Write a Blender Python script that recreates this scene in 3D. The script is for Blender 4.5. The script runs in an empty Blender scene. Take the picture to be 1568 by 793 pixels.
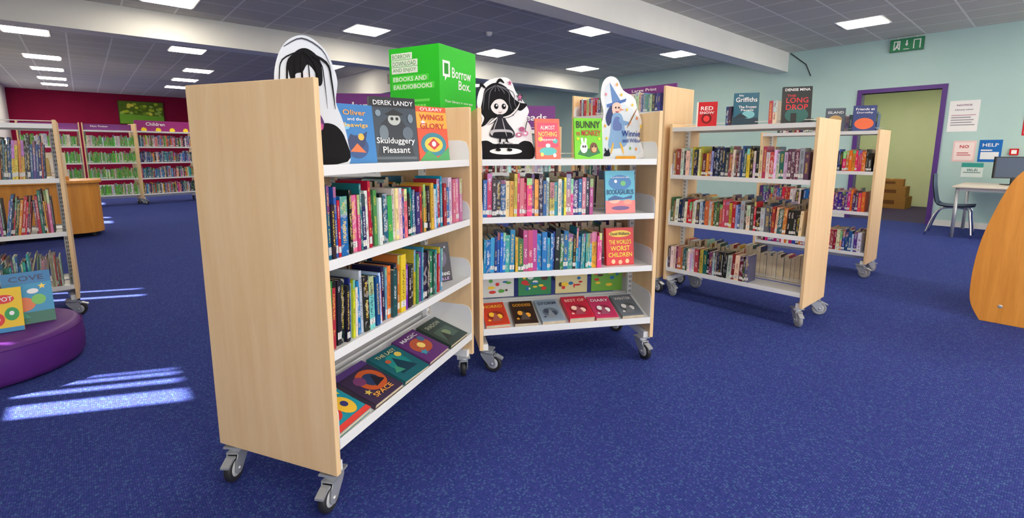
import bpy, math, random
from mathutils import Matrix, Vector
S=bpy.context.scene
def lin(c):
    f=lambda v:(v/12.92 if v<=.04045 else ((v+.055)/1.055)**2.4)
    return tuple(f(x/255) for x in c)+(1.0,)
# ------------------------------------------------------------ materials
def mat(name,rough=.5,metal=0,color=None,attr=False,spec=.5):
    m=bpy.data.materials.new(name); m.use_nodes=True
    nt=m.node_tree; b=nt.nodes['Principled BSDF']
    b.inputs['Roughness'].default_value=rough; b.inputs['Metallic'].default_value=metal
    b.inputs['Specular IOR Level'].default_value=spec
    if color: b.inputs['Base Color'].default_value=lin(color)
    if attr:
        a=nt.nodes.new('ShaderNodeAttribute'); a.attribute_name='Col'
        nt.links.new(a.outputs['Color'],b.inputs['Base Color'])
    return m
def nd(nt,t,**k):
    n=nt.nodes.new(t)
    for a,v in k.items(): setattr(n,a,v)
    return n
def mth(nt,op,a,b=None,c=None):
    n=nt.nodes.new('ShaderNodeMath'); n.operation=op
    for i,v in enumerate((a,b,c)):
        if v is None: continue
        if isinstance(v,(int,float)): n.inputs[i].default_value=v
        else: nt.links.new(v,n.inputs[i])
    return n.outputs[0]
def mixc(nt,f,a,b):
    n=nt.nodes.new('ShaderNodeMix'); n.data_type='RGBA'
    for idx,v in ((0,f),(6,a),(7,b)):
        if isinstance(v,(int,float)): n.inputs[idx].default_value=v
        elif isinstance(v,tuple): n.inputs[idx].default_value=v
        else: nt.links.new(v,n.inputs[idx])
    return n.outputs[2]
M_PAINT=mat('painted_surface',.5,attr=True)
M_COVER=mat('printed_cover',.32,attr=True)
M_CARD=mat('matte_card',.75,attr=True,spec=.2)
M_WHITE=mat('white_powder_coat',.38,color=(232,234,235))
M_STEEL=mat('zinc_steel',.38,.55,color=(190,194,198))
M_CHROME=mat('chrome',.15,1,color=(215,215,220))
M_RUB=mat('black_rubber',.55,color=(22,22,24))
M_PAGE=mat('paper_pages',.8,color=(225,212,185),spec=.2)
nt=M_PAGE.node_tree; tc=nd(nt,'ShaderNodeTexCoord'); nz=nd(nt,'ShaderNodeTexNoise'); nz.inputs['Scale'].default_value=25
nt.links.new(tc.outputs['Object'],nz.inputs['Vector'])
nt.links.new(mixc(nt,nz.outputs['Fac'],lin((200,180,145)),lin((240,230,208))),nt.nodes['Principled BSDF'].inputs['Base Color'])
# spine
M_SPINE=mat('book_spine',.35); nt=M_SPINE.node_tree
ca=nd(nt,'ShaderNodeAttribute',attribute_name='Col')
u1=nd(nt,'ShaderNodeUVMap',uv_map='UV1'); u2=nd(nt,'ShaderNodeUVMap',uv_map='UV2')
s1=nd(nt,'ShaderNodeSeparateXYZ'); s2=nd(nt,'ShaderNodeSeparateXYZ')
nt.links.new(u1.outputs[0],s1.inputs[0]); nt.links.new(u2.outputs[0],s2.inputs[0])
U,V=s1.outputs[0],s1.outputs[1]; R_,VN=s2.outputs[0],s2.outputs[1]
def noise2(x,y):
    c=nd(nt,'ShaderNodeCombineXYZ'); nt.links.new(x,c.inputs[0]); nt.links.new(y,c.inputs[1])
    n=nd(nt,'ShaderNodeTexNoise'); n.inputs['Scale'].default_value=1; n.inputs['Detail'].default_value=0
    nt.links.new(c.outputs[0],n.inputs['Vector']); return n.outputs['Fac']
fr=lambda k:mth(nt,'FRACT',mth(nt,'MULTIPLY',R_,k))
rr=mth(nt,'MULTIPLY',R_,337.)
l1=mth(nt,'GREATER_THAN',noise2(mth(nt,'MULTIPLY_ADD',U,5.,rr),mth(nt,'MULTIPLY',V,230.)),.52)
g1=mth(nt,'GREATER_THAN',noise2(rr,mth(nt,'MULTIPLY',V,16.)),.46)
mu=mth(nt,'LESS_THAN',mth(nt,'ABSOLUTE',mth(nt,'SUBTRACT',U,.5)),.23)
mv=mth(nt,'LESS_THAN',mth(nt,'ABSOLUTE',mth(nt,'SUBTRACT',VN,.56)),.34)
txt=mth(nt,'MULTIPLY',mth(nt,'MULTIPLY',l1,g1),mth(nt,'MULTIPLY',mu,mv))
bw=nd(nt,'ShaderNodeRGBToBW'); nt.links.new(ca.outputs['Color'],bw.inputs[0])
light=mth(nt,'GREATER_THAN',bw.outputs[0],.32)
yel=mth(nt,'GREATER_THAN',fr(17.3),.6)
tcol=mixc(nt,light,mixc(nt,yel,lin((240,240,235)),lin((240,208,80))),mixc(nt,yel,lin((25,25,30)),lin((160,20,40))))
top=mth(nt,'MULTIPLY',mth(nt,'GREATER_THAN',VN,mth(nt,'MULTIPLY_ADD',fr(23.7),.4,.5)),mth(nt,'GREATER_THAN',fr(11.1),.65))
hs=nd(nt,'ShaderNodeHueSaturation'); nt.links.new(fr(5.3),hs.inputs['Hue']); hs.inputs['Value'].default_value=.85; hs.inputs['Saturation'].default_value=.7
nt.links.new(ca.outputs['Color'],hs.inputs['Color'])
c0=mixc(nt,top,ca.outputs['Color'],hs.outputs[0])
art=mth(nt,'MULTIPLY',mth(nt,'GREATER_THAN',noise2(mth(nt,'MULTIPLY_ADD',U,1.4,rr),mth(nt,'MULTIPLY',V,45.)),.58),mth(nt,'GREATER_THAN',fr(3.9),.6))
c0=mixc(nt,mth(nt,'MULTIPLY',art,.3),c0,mixc(nt,light,lin((235,225,215)),lin((60,60,80))))
c1=mixc(nt,mth(nt,'MULTIPLY',txt,.85),c0,tcol)
# white library class labels near the foot of the spine
lab=mth(nt,'MULTIPLY',mth(nt,'LESS_THAN',mth(nt,'ABSOLUTE',mth(nt,'SUBTRACT',VN,mth(nt,'MULTIPLY_ADD',fr(31.3),.05,.1))),.055),mth(nt,'GREATER_THAN',fr(7.7),.5))
lt=mth(nt,'MULTIPLY',mth(nt,'GREATER_THAN',noise2(mth(nt,'MULTIPLY_ADD',U,7.,rr),mth(nt,'MULTIPLY',V,400.)),.56),mu)
c2=mixc(nt,lab,c1,mixc(nt,lt,lin((232,232,228)),lin((60,60,66))))
nt.links.new(c2,nt.nodes['Principled BSDF'].inputs['Base Color'])
# wood
def wood(name,a,b,rough=.42):
    m=mat(name,rough); nt=m.node_tree; tc=nd(nt,'ShaderNodeTexCoord'); mp=nd(nt,'ShaderNodeMapping')
    mp.inputs['Scale'].default_value=(9,9,.7); nt.links.new(tc.outputs['Object'],mp.inputs[0])
    n=nd(nt,'ShaderNodeTexNoise'); n.inputs['Scale'].default_value=2.2; n.inputs['Detail'].default_value=6; n.inputs['Distortion'].default_value=.6
    nt.links.new(mp.outputs[0],n.inputs['Vector'])
    mp2=nd(nt,'ShaderNodeMapping'); mp2.inputs['Scale'].default_value=(120,120,5); nt.links.new(tc.outputs['Object'],mp2.inputs[0])
    n2=nd(nt,'ShaderNodeTexNoise'); n2.inputs['Scale'].default_value=2; n2.inputs['Detail'].default_value=2
    nt.links.new(mp2.outputs[0],n2.inputs['Vector'])
    f=mth(nt,'MULTIPLY_ADD',mth(nt,'SUBTRACT',n2.outputs['Fac'],.5),.3,n.outputs['Fac'])
    rp=nd(nt,'ShaderNodeValToRGB'); rp.color_ramp.elements[0].position=.25; rp.color_ramp.elements[1].position=.75
    rp.color_ramp.elements[0].color=lin(a); rp.color_ramp.elements[1].color=lin(b)
    nt.links.new(f,rp.inputs[0]); nt.links.new(rp.outputs[0],nt.nodes['Principled BSDF'].inputs['Base Color'])
    return m
M_WOOD=wood('beech_laminate',(232,195,144),(242,211,165))
M_WOOD2=wood('orange_beech',(208,134,46),(230,158,66))
def emis(name,c,s):
    m=bpy.data.materials.new(name); m.use_nodes=True; b=m.node_tree.nodes['Principled BSDF']
    b.inputs['Base Color'].default_value=lin(c); b.inputs['Emission Color'].default_value=lin(c); b.inputs['Emission Strength'].default_value=s
    return m
M_LAMP=emis('fluorescent_panel',(255,242,220),30)
def noisy(name,a,b,scale,rough=.8,detail=3,bump=0):
    m=mat(name,rough,spec=.2); nt=m.node_tree; tc=nd(nt,'ShaderNodeTexCoord'); n=nd(nt,'ShaderNodeTexNoise')
    n.inputs['Scale'].default_value=scale; n.inputs['Detail'].default_value=detail
    nt.links.new(tc.outputs['Object'],n.inputs['Vector'])
    nt.links.new(mixc(nt,n.outputs['Fac'],lin(a),lin(b)),nt.nodes['Principled BSDF'].inputs['Base Color'])
    return m
M_TURQ=noisy('turquoise_wall_paint',(174,206,204),(186,214,211),2)
M_MAG=noisy('magenta_wall_paint',(120,6,46),(136,10,56),2)
M_OFFW=noisy('off_white_paint',(222,223,220),(234,234,230),3)
M_GRN=noisy('pale_green_paint',(208,222,176),(222,232,194),2)
M_PURP=mat('purple_gloss',.4,color=(86,50,130))
M_VINYL=noisy('purple_vinyl',(84,36,114),(98,46,132),6,.42)
# carpet
M_CARPET=mat('blue_loop_carpet',.95,spec=.1); nt=M_CARPET.node_tree
tc=nd(nt,'ShaderNodeTexCoord'); vo=nd(nt,'ShaderNodeTexVoronoi'); vo.inputs['Scale'].default_value=135; vo.inputs['Randomness'].default_value=.25
nt.links.new(tc.outputs['Object'],vo.inputs['Vector'])
n=nd(nt,'ShaderNodeTexNoise'); n.inputs['Scale'].default_value=1.3; n.inputs['Detail'].default_value=4; nt.links.new(tc.outputs['Object'],n.inputs['Vector'])
sp=nd(nt,'ShaderNodeSeparateColor'); nt.links.new(vo.outputs['Color'],sp.inputs[0])
cA=mixc(nt,sp.outputs[0],lin((40,62,128)),lin((66,72,146)))
cB=mixc(nt,mth(nt,'MULTIPLY',mth(nt,'GREATER_THAN',sp.outputs[1],.85),.6),cA,lin((82,118,160)))
cC=mixc(nt,mth(nt,'MULTIPLY',n.outputs['Fac'],.4),cB,lin((50,54,124)))
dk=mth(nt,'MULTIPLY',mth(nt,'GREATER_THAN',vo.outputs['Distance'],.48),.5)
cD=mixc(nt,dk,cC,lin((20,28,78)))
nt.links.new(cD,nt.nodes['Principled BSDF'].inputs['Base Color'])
bp=nd(nt,'ShaderNodeBump'); bp.inputs['Strength'].default_value=.4; bp.inputs['Distance'].default_value=.003; bp.invert=True
nt.links.new(vo.outputs['Distance'],bp.inputs['Height']); nt.links.new(bp.outputs[0],nt.nodes['Principled BSDF'].inputs['Normal'])
# ceiling tiles
M_CEIL=mat('mineral_ceiling_tiles',.9,spec=.1); nt=M_CEIL.node_tree
tc=nd(nt,'ShaderNodeTexCoord'); br=nd(nt,'ShaderNodeTexBrick'); br.offset=0
br.inputs['Scale'].default_value=1; br.inputs['Brick Width'].default_value=.6; br.inputs['Row Height'].default_value=.6; br.inputs['Mortar Size'].default_value=.012; br.inputs['Mortar Smooth'].default_value=0
br.inputs['Color1'].default_value=lin((196,194,188)); br.inputs['Color2'].default_value=lin((203,201,195)); br.inputs['Mortar'].default_value=lin((238,237,232))
nt.links.new(tc.outputs['Object'],br.inputs['Vector'])
n=nd(nt,'ShaderNodeTexNoise'); n.inputs['Scale'].default_value=60; nt.links.new(tc.outputs['Object'],n.inputs['Vector'])
nt.links.new(mixc(nt,mth(nt,'MULTIPLY',n.outputs['Fac'],.15),br.outputs['Color'],lin((138,137,134))),nt.nodes['Principled BSDF'].inputs['Base Color'])

# ------------------------------------------------------------ mesh builder
class MB:
    def __init__(s): s.v=[];s.f=[];s.c=[];s.m=[];s.sm=[];s.uv={};s.M=Matrix.Identity(4)
    def add(s,vs,fs,col=(255,255,255),m=M_PAINT,smooth=False,X=None):
        b=len(s.v); T=s.M@X if X is not None else s.M
        s.v+=[tuple(T@Vector(v)) for v in vs]; c=lin(col)
        for f in fs: s.f.append([b+i for i in f]); s.c.append(c); s.m.append(m); s.sm.append(smooth)
    def box(s,x0,x1,y0,y1,z0,z1,col=(255,255,255),m=M_PAINT,X=None):
        v=[(x,y,z) for z in(z0,z1) for y in(y0,y1) for x in(x0,x1)]
        s.add(v,[(0,2,3,1),(4,5,7,6),(0,1,5,4),(2,6,7,3),(0,4,6,2),(1,3,7,5)],col,m,False,X)
    def prism(s,pts,y0,y1,col,m=M_PAINT,X=None):   # outline in XZ extruded along Y
        n=len(pts); v=[(p[0],y0,p[1]) for p in pts]+[(p[0],y1,p[1]) for p in pts]
        s.add(v,[list(range(n)),list(range(2*n-1,n-1,-1))]+[(i,n+i,n+(i+1)%n,(i+1)%n) for i in range(n)],col,m,False,X)
    def flat(s,pts,y,col,m=M_PAINT,X=None):
        s.add([(p[0],y,p[1]) for p in pts],[list(range(len(pts)))],col,m,False,X)
    def lathe(s,prof,col,m=M_PAINT,seg=24,X=None,smooth=True):
        v=[];f=[]
        for r,z in prof:
            for i in range(seg):
                a=2*math.pi*i/seg; v.append((r*math.cos(a),r*math.sin(a),z))
        for k in range(len(prof)-1):
            for i in range(seg):
                j=(i+1)%seg; f.append((k*seg+i,k*seg+j,(k+1)*seg+j,(k+1)*seg+i))
        s.add(v,f,col,m,smooth,X)
    def tube(s,path,r,col,m=M_CHROME,seg=8,X=None):
        P=[Vector(p) for p in path]; v=[];f=[]
        for i,p in enumerate(P):
            d=(P[min(i+1,len(P)-1)]-P[max(i-1,0)]).normalized()
            a=d.orthogonal().normalized() if i==0 else (pa-d*pa.dot(d)).normalized()
            pa=a; b=d.cross(a)
            for k in range(seg):
                t=2*math.pi*k/seg; v.append(tuple(p+(a*math.cos(t)+b*math.sin(t))*r))
        for i in range(len(P)-1):
            for k in range(seg):
                j=(k+1)%seg; f.append((i*seg+k,i*seg+j,(i+1)*seg+j,(i+1)*seg+k))
        f.append(list(range(seg))[::-1]); f.append([(len(P)-1)*seg+k for k in range(seg)])
        s.add(v,f,col,m,True,X)
    def text(s,str_,cx,cz,w,h,y,col,m=M_PAINT,X=None,bold=.012,rot=0):
        cu=bpy.data.curves.new('t','FONT'); cu.body=str_; cu.offset=bold; cu.resolution_u=2; cu.align_x='CENTER'
        o=bpy.data.objects.new('t',cu); me=bpy.data.meshes.new_from_object(o)
        if len(me.vertices):
            xs=[q.co.x for q in me.vertices]; ys=[q.co.y for q in me.vertices]
            x0,x1,y0,y1=min(xs),max(xs),min(ys),max(ys); sx=w/max(x1-x0,1e-6); sy=h/max(y1-y0,1e-6); sx=min(sx,sy*1.6); sy=min(sy,sx*2.2)
            cr,sr=math.cos(rot),math.sin(rot); vs=[]
            for q in me.vertices:
                a=(q.co.x-(x0+x1)/2)*sx; b=(q.co.y-(y0+y1)/2)*sy
                vs.append((cx+a*cr-b*sr,y,cz+a*sr+b*cr))
            s.add(vs,[list(p.vertices) for p in me.polygons],col,m,False,X)
        bpy.data.objects.remove(o); bpy.data.curves.remove(cu); bpy.data.meshes.remove(me)
    def build(s,name,parent=None,world=None,bevel=0):
        me=bpy.data.meshes.new(name); me.from_pydata(s.v,[],s.f)
        ms=[]; 
        for m in s.m:
            if m not in ms: ms.append(m)
        for m in ms: me.materials.append(m)
        ca=me.color_attributes.new(name='Col',type='FLOAT_COLOR',domain='CORNER')
        uv1=me.uv_layers.new(name='UV1'); uv2=me.uv_layers.new(name='UV2')
        for k,p in enumerate(me.polygons):
            p.material_index=ms.index(s.m[k]); p.use_smooth=s.sm[k]
            q=s.uv.get(k)
            for j in range(p.loop_total):
                ca.data[p.loop_start+j].color=s.c[k]
                if q: uv1.data[p.loop_start+j].uv=q[j][:2]; uv2.data[p.loop_start+j].uv=q[j][2:]
        o=bpy.data.objects.new(name,me); S.collection.objects.link(o)
        if parent: o.parent=parent
        if world is not None: o.matrix_world=world
        if bevel:
            b=o.modifiers.new('bevel','BEVEL'); b.width=bevel; b.segments=2; b.limit_method='ANGLE'; b.angle_limit=math.radians(50)
        return o
def Tm(x,y,z): return Matrix.Translation((x,y,z))
def Rz(d): return Matrix.Rotation(math.radians(d),4,'Z')
def Rx(d): return Matrix.Rotation(math.radians(d),4,'X')
def Ry(d): return Matrix.Rotation(math.radians(d),4,'Y')
def empty(name,W):
    e=bpy.data.objects.new(name,None); S.collection.objects.link(e); e.matrix_world=W; e.empty_display_size=.1; return e
def cat(P,closed=True,n=6):
    out=[];L=len(P)
    for i in range(L if closed else L-1):
        g=lambda k:Vector(P[k%L] if closed else P[max(0,min(L-1,k))])
        a,b,c,d=g(i-1),g(i),g(i+1),g(i+2)
        for k in range(n):
            t=k/n; out.append(tuple(.5*((2*b)+(c-a)*t+(2*a-5*b+4*c-d)*t*t+(3*b-a-3*c+d)*t**3)))
    if not closed: out.append(tuple(P[-1]))
    return out
def ell(cx,cy,rx,ry,n=20): return [(cx+rx*math.cos(2*math.pi*i/n),cy+ry*math.sin(2*math.pi*i/n)) for i in range(n)]
def star(cx,cy,r,k=5,q=.45): return [(cx+(r if i%2==0 else r*q)*math.sin(math.pi*i/k),cy+(r if i%2==0 else r*q)*math.cos(math.pi*i/k)) for i in range(2*k)]

# ------------------------------------------------------------ frames
ROOM=Rz(41.35)
CEIL=3.22
SW=Matrix(((0,1,0,0),(1,0,0,0),(0,0,1,0),(0,0,0,1)))
def castor(mb,x,y,rot,ztop=.14,tyre=(40,40,44)):
    X=Tm(x,y,0)@Rz(rot)
    W=X@Tm(0,-.036,.052)@Ry(90)
    mb.lathe([(0,-.006),(.0,-.011),(.034,-.011),(.038,-.014),(.047,-.014),(.052,-.009),(.052,.009),(.047,.014),(.038,.014),(.034,.011),(0,.011)],tyre,M_PAINT,28,W)
    mb.lathe([(0,-.014),(.03,-.014),(.033,-.011)],(190,192,196),M_PAINT,20,W)
    mb.lathe([(.033,.011),(.03,.014),(0,.014)],(190,192,196),M_PAINT,20,W)
    mb.lathe([(0,-.027),(.008,-.027),(.008,.027),(0,.027)],(150,150,150),M_STEEL,10,W)
    pl=[(-.06,.05),(-.052,.036),(-.036,.03),(-.02,.036),(.02,.08),(.033,.1),(.033,.112),(-.035,.112),(-.052,.085)]
    for sx in(-1,1):
        mb.prism(pl,sx*.021-.002,sx*.021+.002,(180,180,185),M_STEEL,X@SW)
    mb.box(-.023,.023,-.042,.033,.108,.114,m=M_STEEL,X=X)
    mb.lathe([(0,.112),(.028,.112),(.033,.118),(.028,.127),(.014,.13),(.014,ztop)],(180,180,185),M_STEEL,18,X)
    mb.box(-.036,.036,-.036,.036,ztop-.008,ztop,m=M_STEEL,X=X)
    mb.prism([(-.095,.088),(-.06,.104),(-.045,.104),(-.045,.096),(-.06,.096),(-.095,.08)],-.016,.016,(180,180,185),M_STEEL,X@SW)
KID=[(20,110,190),(0,165,215),(225,60,135),(200,30,50),(110,50,150),(245,200,50),(60,160,75),(20,20,28),(235,235,235),(235,120,40),(15,40,110),(30,140,150),(235,110,165),(150,20,60),(100,190,225),(45,60,150),(22,80,60),(240,235,200),(225,228,230),(200,30,50),(20,120,170),(30,34,60),(30,90,150)]
ADU=[(20,22,30),(25,40,90),(230,228,222),(190,30,35),(225,120,40),(240,225,190),(40,110,130),(130,30,40),(70,80,90),(60,110,70),(235,190,60),(110,60,100),(170,200,215),(150,120,90),(35,70,140),(245,245,245),(215,60,90),(30,30,36),(200,205,210),(90,110,130),(210,40,40),(235,232,225)]
BLU=[(20,120,200),(0,150,215),(15,60,140),(40,170,190),(245,215,40),(20,100,180),(60,160,80),(20,30,70),(120,200,235),(235,235,235),(200,40,60),(110,50,150),(25,90,80),(235,120,40),(30,30,36)]
GRN=[(90,190,60),(110,205,70),(70,170,50),(130,210,90),(235,240,230)]
WHT=[(225,225,220),(205,210,205),(180,170,160),(150,165,150),(210,195,180),(120,130,125),(190,90,80)]
def book(mb,x,y,z,t,h,d,col,sh,rnd):
    dx=sh*h
    v=[(x,y,z),(x+t,y,z),(x+t,y+d,z),(x,y+d,z),(x+dx,y,z+h),(x+t+dx,y,z+h),(x+t+dx,y+d,z+h),(x+dx,y+d,z+h)]
    k=len(mb.f)
    mb.add(v,[(0,1,5,4)],col,M_SPINE)
    mb.uv[k]=[(0,0,rnd,0),(1,0,rnd,0),(1,h,rnd,1),(0,h,rnd,1)]
    mb.add(v,[(1,2,6,5),(3,0,4,7)],col,M_COVER)
    c=min(.0015,t*.2); p=.003
    mb.add([(x+dx,y,z+h),(x+c+dx,y,z+h),(x+c+dx,y+d,z+h),(x+dx,y+d,z+h)],[(0,1,2,3)],col,M_COVER)
    mb.add([(x+t-c+dx,y,z+h),(x+t+dx,y,z+h),(x+t+dx,y+d,z+h),(x+t-c+dx,y+d,z+h)],[(0,1,2,3)],col,M_COVER)
    mb.add([(x+c+dx,y+.001,z+h-p),(x+t-c+dx,y+.001,z+h-p),(x+t-c+dx,y+d,z+h-p),(x+c+dx,y+d,z+h-p)],[(0,1,2,3)],(228,216,190),M_PAGE)
    mb.add([v[3],v[2],v[6],v[7]],[(0,1,2,3)],(228,216,190),M_PAGE)
def row(mb,x0,x1,y,z,hr,tr,dr,pal,rg,leanmax=.12):
    x=x0; lean=rg.uniform(-.02,leanmax); cnt=0; series=0; sc=None
    if lean<0: x+=.05
    while True:
        if series<=0 and rg.random()<.07: series=rg.randint(2,4); sc=(rg.choice(pal),rg.uniform(*hr),rg.uniform(*tr))
        if series>0: c,h,t=sc; series-=1
        else:
            c=rg.choice(pal); h=hr[0]+(hr[1]-hr[0])*rg.choice([.0,.2,.35,.5,.7,1])*rg.uniform(.9,1.05); t=tr[0]+(tr[1]-tr[0])*rg.random()**1.3
        g=sum(c)/3; ds=rg.uniform(.0,.22)
        c=tuple(max(0,min(255,int((q*(1-ds)+g*ds)*rg.uniform(.8,1.06)+rg.uniform(-12,12)))) for q in c)
        if x+t+lean*h>x1: break
        book(mb,x,y+rg.uniform(0,.018),z,t,h,rg.uniform(*dr),c,lean,rg.random())
        x+=t+.001; cnt+=1
        if cnt>rg.randint(7,16):
            nl=rg.choice([0,0,rg.uniform(0,leanmax)])
            if nl<lean: x+= (lean-nl)*h
            lean=nl; cnt=0
def bracket(mb,x,z,y0,d,h=.13):
    pts=[(y0,z-.002),(y0+d,z-.002),(y0+d,z+h),(y0+.05,z+h),(y0+.02,z+h-.008),(y0+.006,z+h-.03),(y0,z+h-.06)]
    mb.prism(pts,x-.0015,x+.0015,(230,230,235),M_WHITE,SW)
def bookcase(name,org,rot,L,W,H,levels,z0=.14,slope=True,castrot=(20,-40,80,150),tyre=(40,40,44),cx=.05):
    F=Tm(org[0],org[1],0)@Rz(rot); E=empty(name,F)
    T=.022
    p=MB(); p.box(0,T,0,W,z0,H,m=M_WOOD); p.box(L-T,L,0,W,z0,H,m=M_WOOD); p.build('end_panels',E,bevel=.0025)
    s=MB(); half=W/2-.02
    for side in(0,1):
        s.M=Matrix.Identity(4) if side==0 else Tm(L,W,0)@Rz(180)
        for k,z in enumerate(levels):
            top=(k==len(levels)-1)
            if slope and k==0:
                a=math.degrees(math.atan2(.085,half)); 
                X=Tm(0,.004,z+.022)@Rx(a)
                s.box(T,L-T,0,half,-.003,0,m=M_WHITE,X=X)
                s.box(T,L-T,0,.004,z-.005,z+.034,m=M_WHITE); s.box(T,L-T,half-.003,half,z+.02,z+.11,m=M_WHITE)
                for x in(T+.0015,L-T-.0015): bracket(s,x,z,0,half,.19)
            else:
                s.box(T,L-T,.006,half,z+.022,z+.026,m=M_WHITE)
                s.box(T,L-T,.004,.008,z-.004,z+.03,m=M_WHITE)
                s.box(T,L-T,.008,.02,z-.004,z-.001,m=M_WHITE)
                if not(top and H-z<.2):
                    for x in(T+.0015,L-T-.0015): bracket(s,x,z,.004,half,.13)
                s.tube([(T,half-.006,z+.06),(L-T,half-.006,z+.06)],.0025,(230,230,230),M_WHITE,6)
    s.M=Matrix.Identity(4)
    for x in(T,L-T-.03):
        s.box(x,x+.03,W/2-.015,W/2+.015,z0,min(H-.02,levels[-1]+.03),m=M_WHITE)
        zz=z0+.05
        while zz<levels[-1]:
            s.box(x+.009,x+.013,W/2-.0158,W/2+.0158,zz,zz+.016,(60,60,64)); s.box(x+.019,x+.023,W/2-.0158,W/2+.0158,zz,zz+.016,(60,60,64)); zz+=.032
    s.box(T,L-T,W/2-.012,W/2+.012,z0+.02,z0+.06,m=M_WHITE)
    for x in(T,L-T-.03):
        s.box(x,x+.03,.02,W-.02,z0-.006,z0+.03,m=M_WHITE)
    s.build('steel_shelves',E,bevel=.0008)
    c=MB(); i=0
    for x in(cx,L-cx):
        for y in(.05,W-.05):
            castor(c,x,y,castrot[i],z0-.006,tyre); i+=1
    c.build('castors',E)
    return F,E
KL=[.235,.56,.875,1.19]; AL=[.225,.635,1.035,1.43]; TLT=[.225,.58,.93,1.28,1.575]
F1,_=bookcase('mobile_bookcase',(-.609,1.534),69.3,1.12,.565,1.49,KL,castrot=(-80,-70,120,10),cx=.036)
F2,_=bookcase('mobile_bookcase',(-.183,2.605),11.5,1.065,.565,1.49,KL,castrot=(60,100,10,40))
A3=math.degrees(math.atan2(-.75,.66))
F3,_=bookcase('mobile_bookcase',(1.34,4.175),A3,1.12,.47,1.49,AL,slope=False,castrot=(60,100,40,120),tyre=(150,152,156))
FT,_=bookcase('tall_bookcase',(.605,4.99),A3,1.05,.47,1.81,TLT,slope=False)
F4,_=bookcase('mobile_bookcase',(2.80,5.535),A3,1.10,.42,1.47,AL,slope=False,tyre=(150,152,156))
FL,_=bookcase('mobile_bookcase',(-4.17,2.86),41.35,1.12,.5,1.49,AL,slope=False,castrot=(30,60,80,20))
FH,_=bookcase('mobile_bookcase',(-1.75,4.42),5,1.1,.5,1.49,AL,slope=False)
FH2,_=bookcase('mobile_bookcase',(-.63,4.52),5,1.1,.5,1.49,AL,slope=False)

def back(L,W): return Tm(L,W,0)@Rz(180)
def done(mb,name,F): return mb.build(name,None,F)
top=lambda z:z+.0265
rg=random.Random(11)
TH=(.01,.036)
b=MB()
row(b,.03,1.08,.02,top(KL[2]),(.185,.25),TH,(.12,.15),KID,rg,.05)
row(b,.03,.84,.02,top(KL[1]),(.185,.245),TH,(.12,.15),BLU,rg,.09)
b.M=back(1.12,.565)
for z in KL[1:3]: row(b,.03,1.08,.02,top(z),(.18,.23),TH,(.12,.15),KID,rg,.05)
done(b,'shelved_books',F1)
b=MB()
row(b,.03,.69,.02,top(KL[2]),(.19,.24),(.011,.03),(.12,.15),[(225,60,135),(90,50,150),(235,150,40),(240,110,165),(20,90,180),(20,150,200),(70,50,130),(235,235,235),(15,110,180),(225,40,105),(245,210,70),(235,225,205),(30,30,60)],rg,.02)
row(b,.03,.735,.02,top(KL[1]),(.19,.24),(.011,.03),(.12,.15),[(0,150,215),(240,210,40),(20,60,150),(25,25,30),(230,80,145),(20,120,190),(40,160,180),(60,170,220),(60,130,60),(0,130,200)],rg,.04)
b.M=back(1.065,.565)
for z in KL[1:3]: row(b,.03,1.02,.02,top(z),(.18,.23),TH,(.12,.15),KID,rg,.05)
done(b,'shelved_books',F2)
b=MB()
row(b,.03,1.08,.02,top(AL[2]),(.185,.24),(.014,.034),(.12,.14),ADU,rg,.03)
row(b,.03,1.08,.02,top(AL[1]),(.18,.22),(.014,.036),(.12,.14),ADU,rg,.05)
row(b,.03,.72,.02,top(AL[0]),(.18,.21),(.014,.036),(.12,.14),ADU,rg,.05)
b.M=back(1.12,.47)
for z in AL[:3]: row(b,.03,1.08,.02,top(z),(.18,.24),(.014,.034),(.12,.14),ADU,rg,.02)
done(b,'shelved_books',F3)
b=MB()
for z in TLT[:4]: row(b,.03,1.01,.02,top(z),(.2,.24),(.02,.036),(.13,.15),ADU,rg,.03)
row(b,.03,1.01,.02,top(TLT[4]),(.15,.18),(.014,.03),(.11,.13),[(235,235,235),(245,245,245),(60,90,150),(220,60,70),(120,170,200),(240,220,180)],rg,.02)
b.M=back(1.05,.47)
for z in TLT[1:4]: row(b,.03,1.01,.02,top(z),(.2,.24),(.02,.036),(.13,.15),ADU,rg,.03)
done(b,'shelved_books',FT)
b=MB()
PK=[(235,40,130),(240,240,240),(30,30,35),(250,130,30),(80,40,140),(30,90,170),(210,30,60)]
for z in AL[:3]: row(b,.03,1.06,.02,top(z),(.18,.22),(.016,.034),(.12,.14),PK,rg,.03)
row(b,.1,.6,.05,top(AL[3]),(.1,.16),(.016,.034),(.1,.14),ADU,rg,.03)
row(b,.6,1.05,.2,top(AL[3]),(.15,.2),(.016,.034),(.1,.14),ADU,rg,.03)
b.M=back(1.10,.42)
for z in AL[:3]: row(b,.03,1.06,.02,top(z),(.18,.22),(.016,.034),(.12,.14),PK,rg,.03)
done(b,'shelved_books',F4)
b=MB()
row(b,.03,1.04,.02,top(AL[2]),(.25,.32),(.006,.018),(.15,.18),KID,rg,.22)
row(b,.03,1.04,.02,top(AL[1]),(.24,.32),(.006,.018),(.15,.18),KID,rg,.22)
row(b,.03,1.04,.02,top(AL[0]),(.2,.26),(.004,.009),(.15,.18),WHT,rg,.25)
done(b,'shelved_books',FL)
for F in(FH,FH2):
    b=MB()
    for z in AL[:3]: row(b,.03,1.06,.02,top(z),(.18,.24),(.016,.034),(.12,.14),ADU,rg,.03)
    b.M=back(1.1,.5)
    for z in AL[:3]: row(b,.03,1.06,.02,top(z),(.18,.24),(.016,.034),(.12,.14),ADU,rg,.03)
    done(b,'shelved_books',F)
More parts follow.
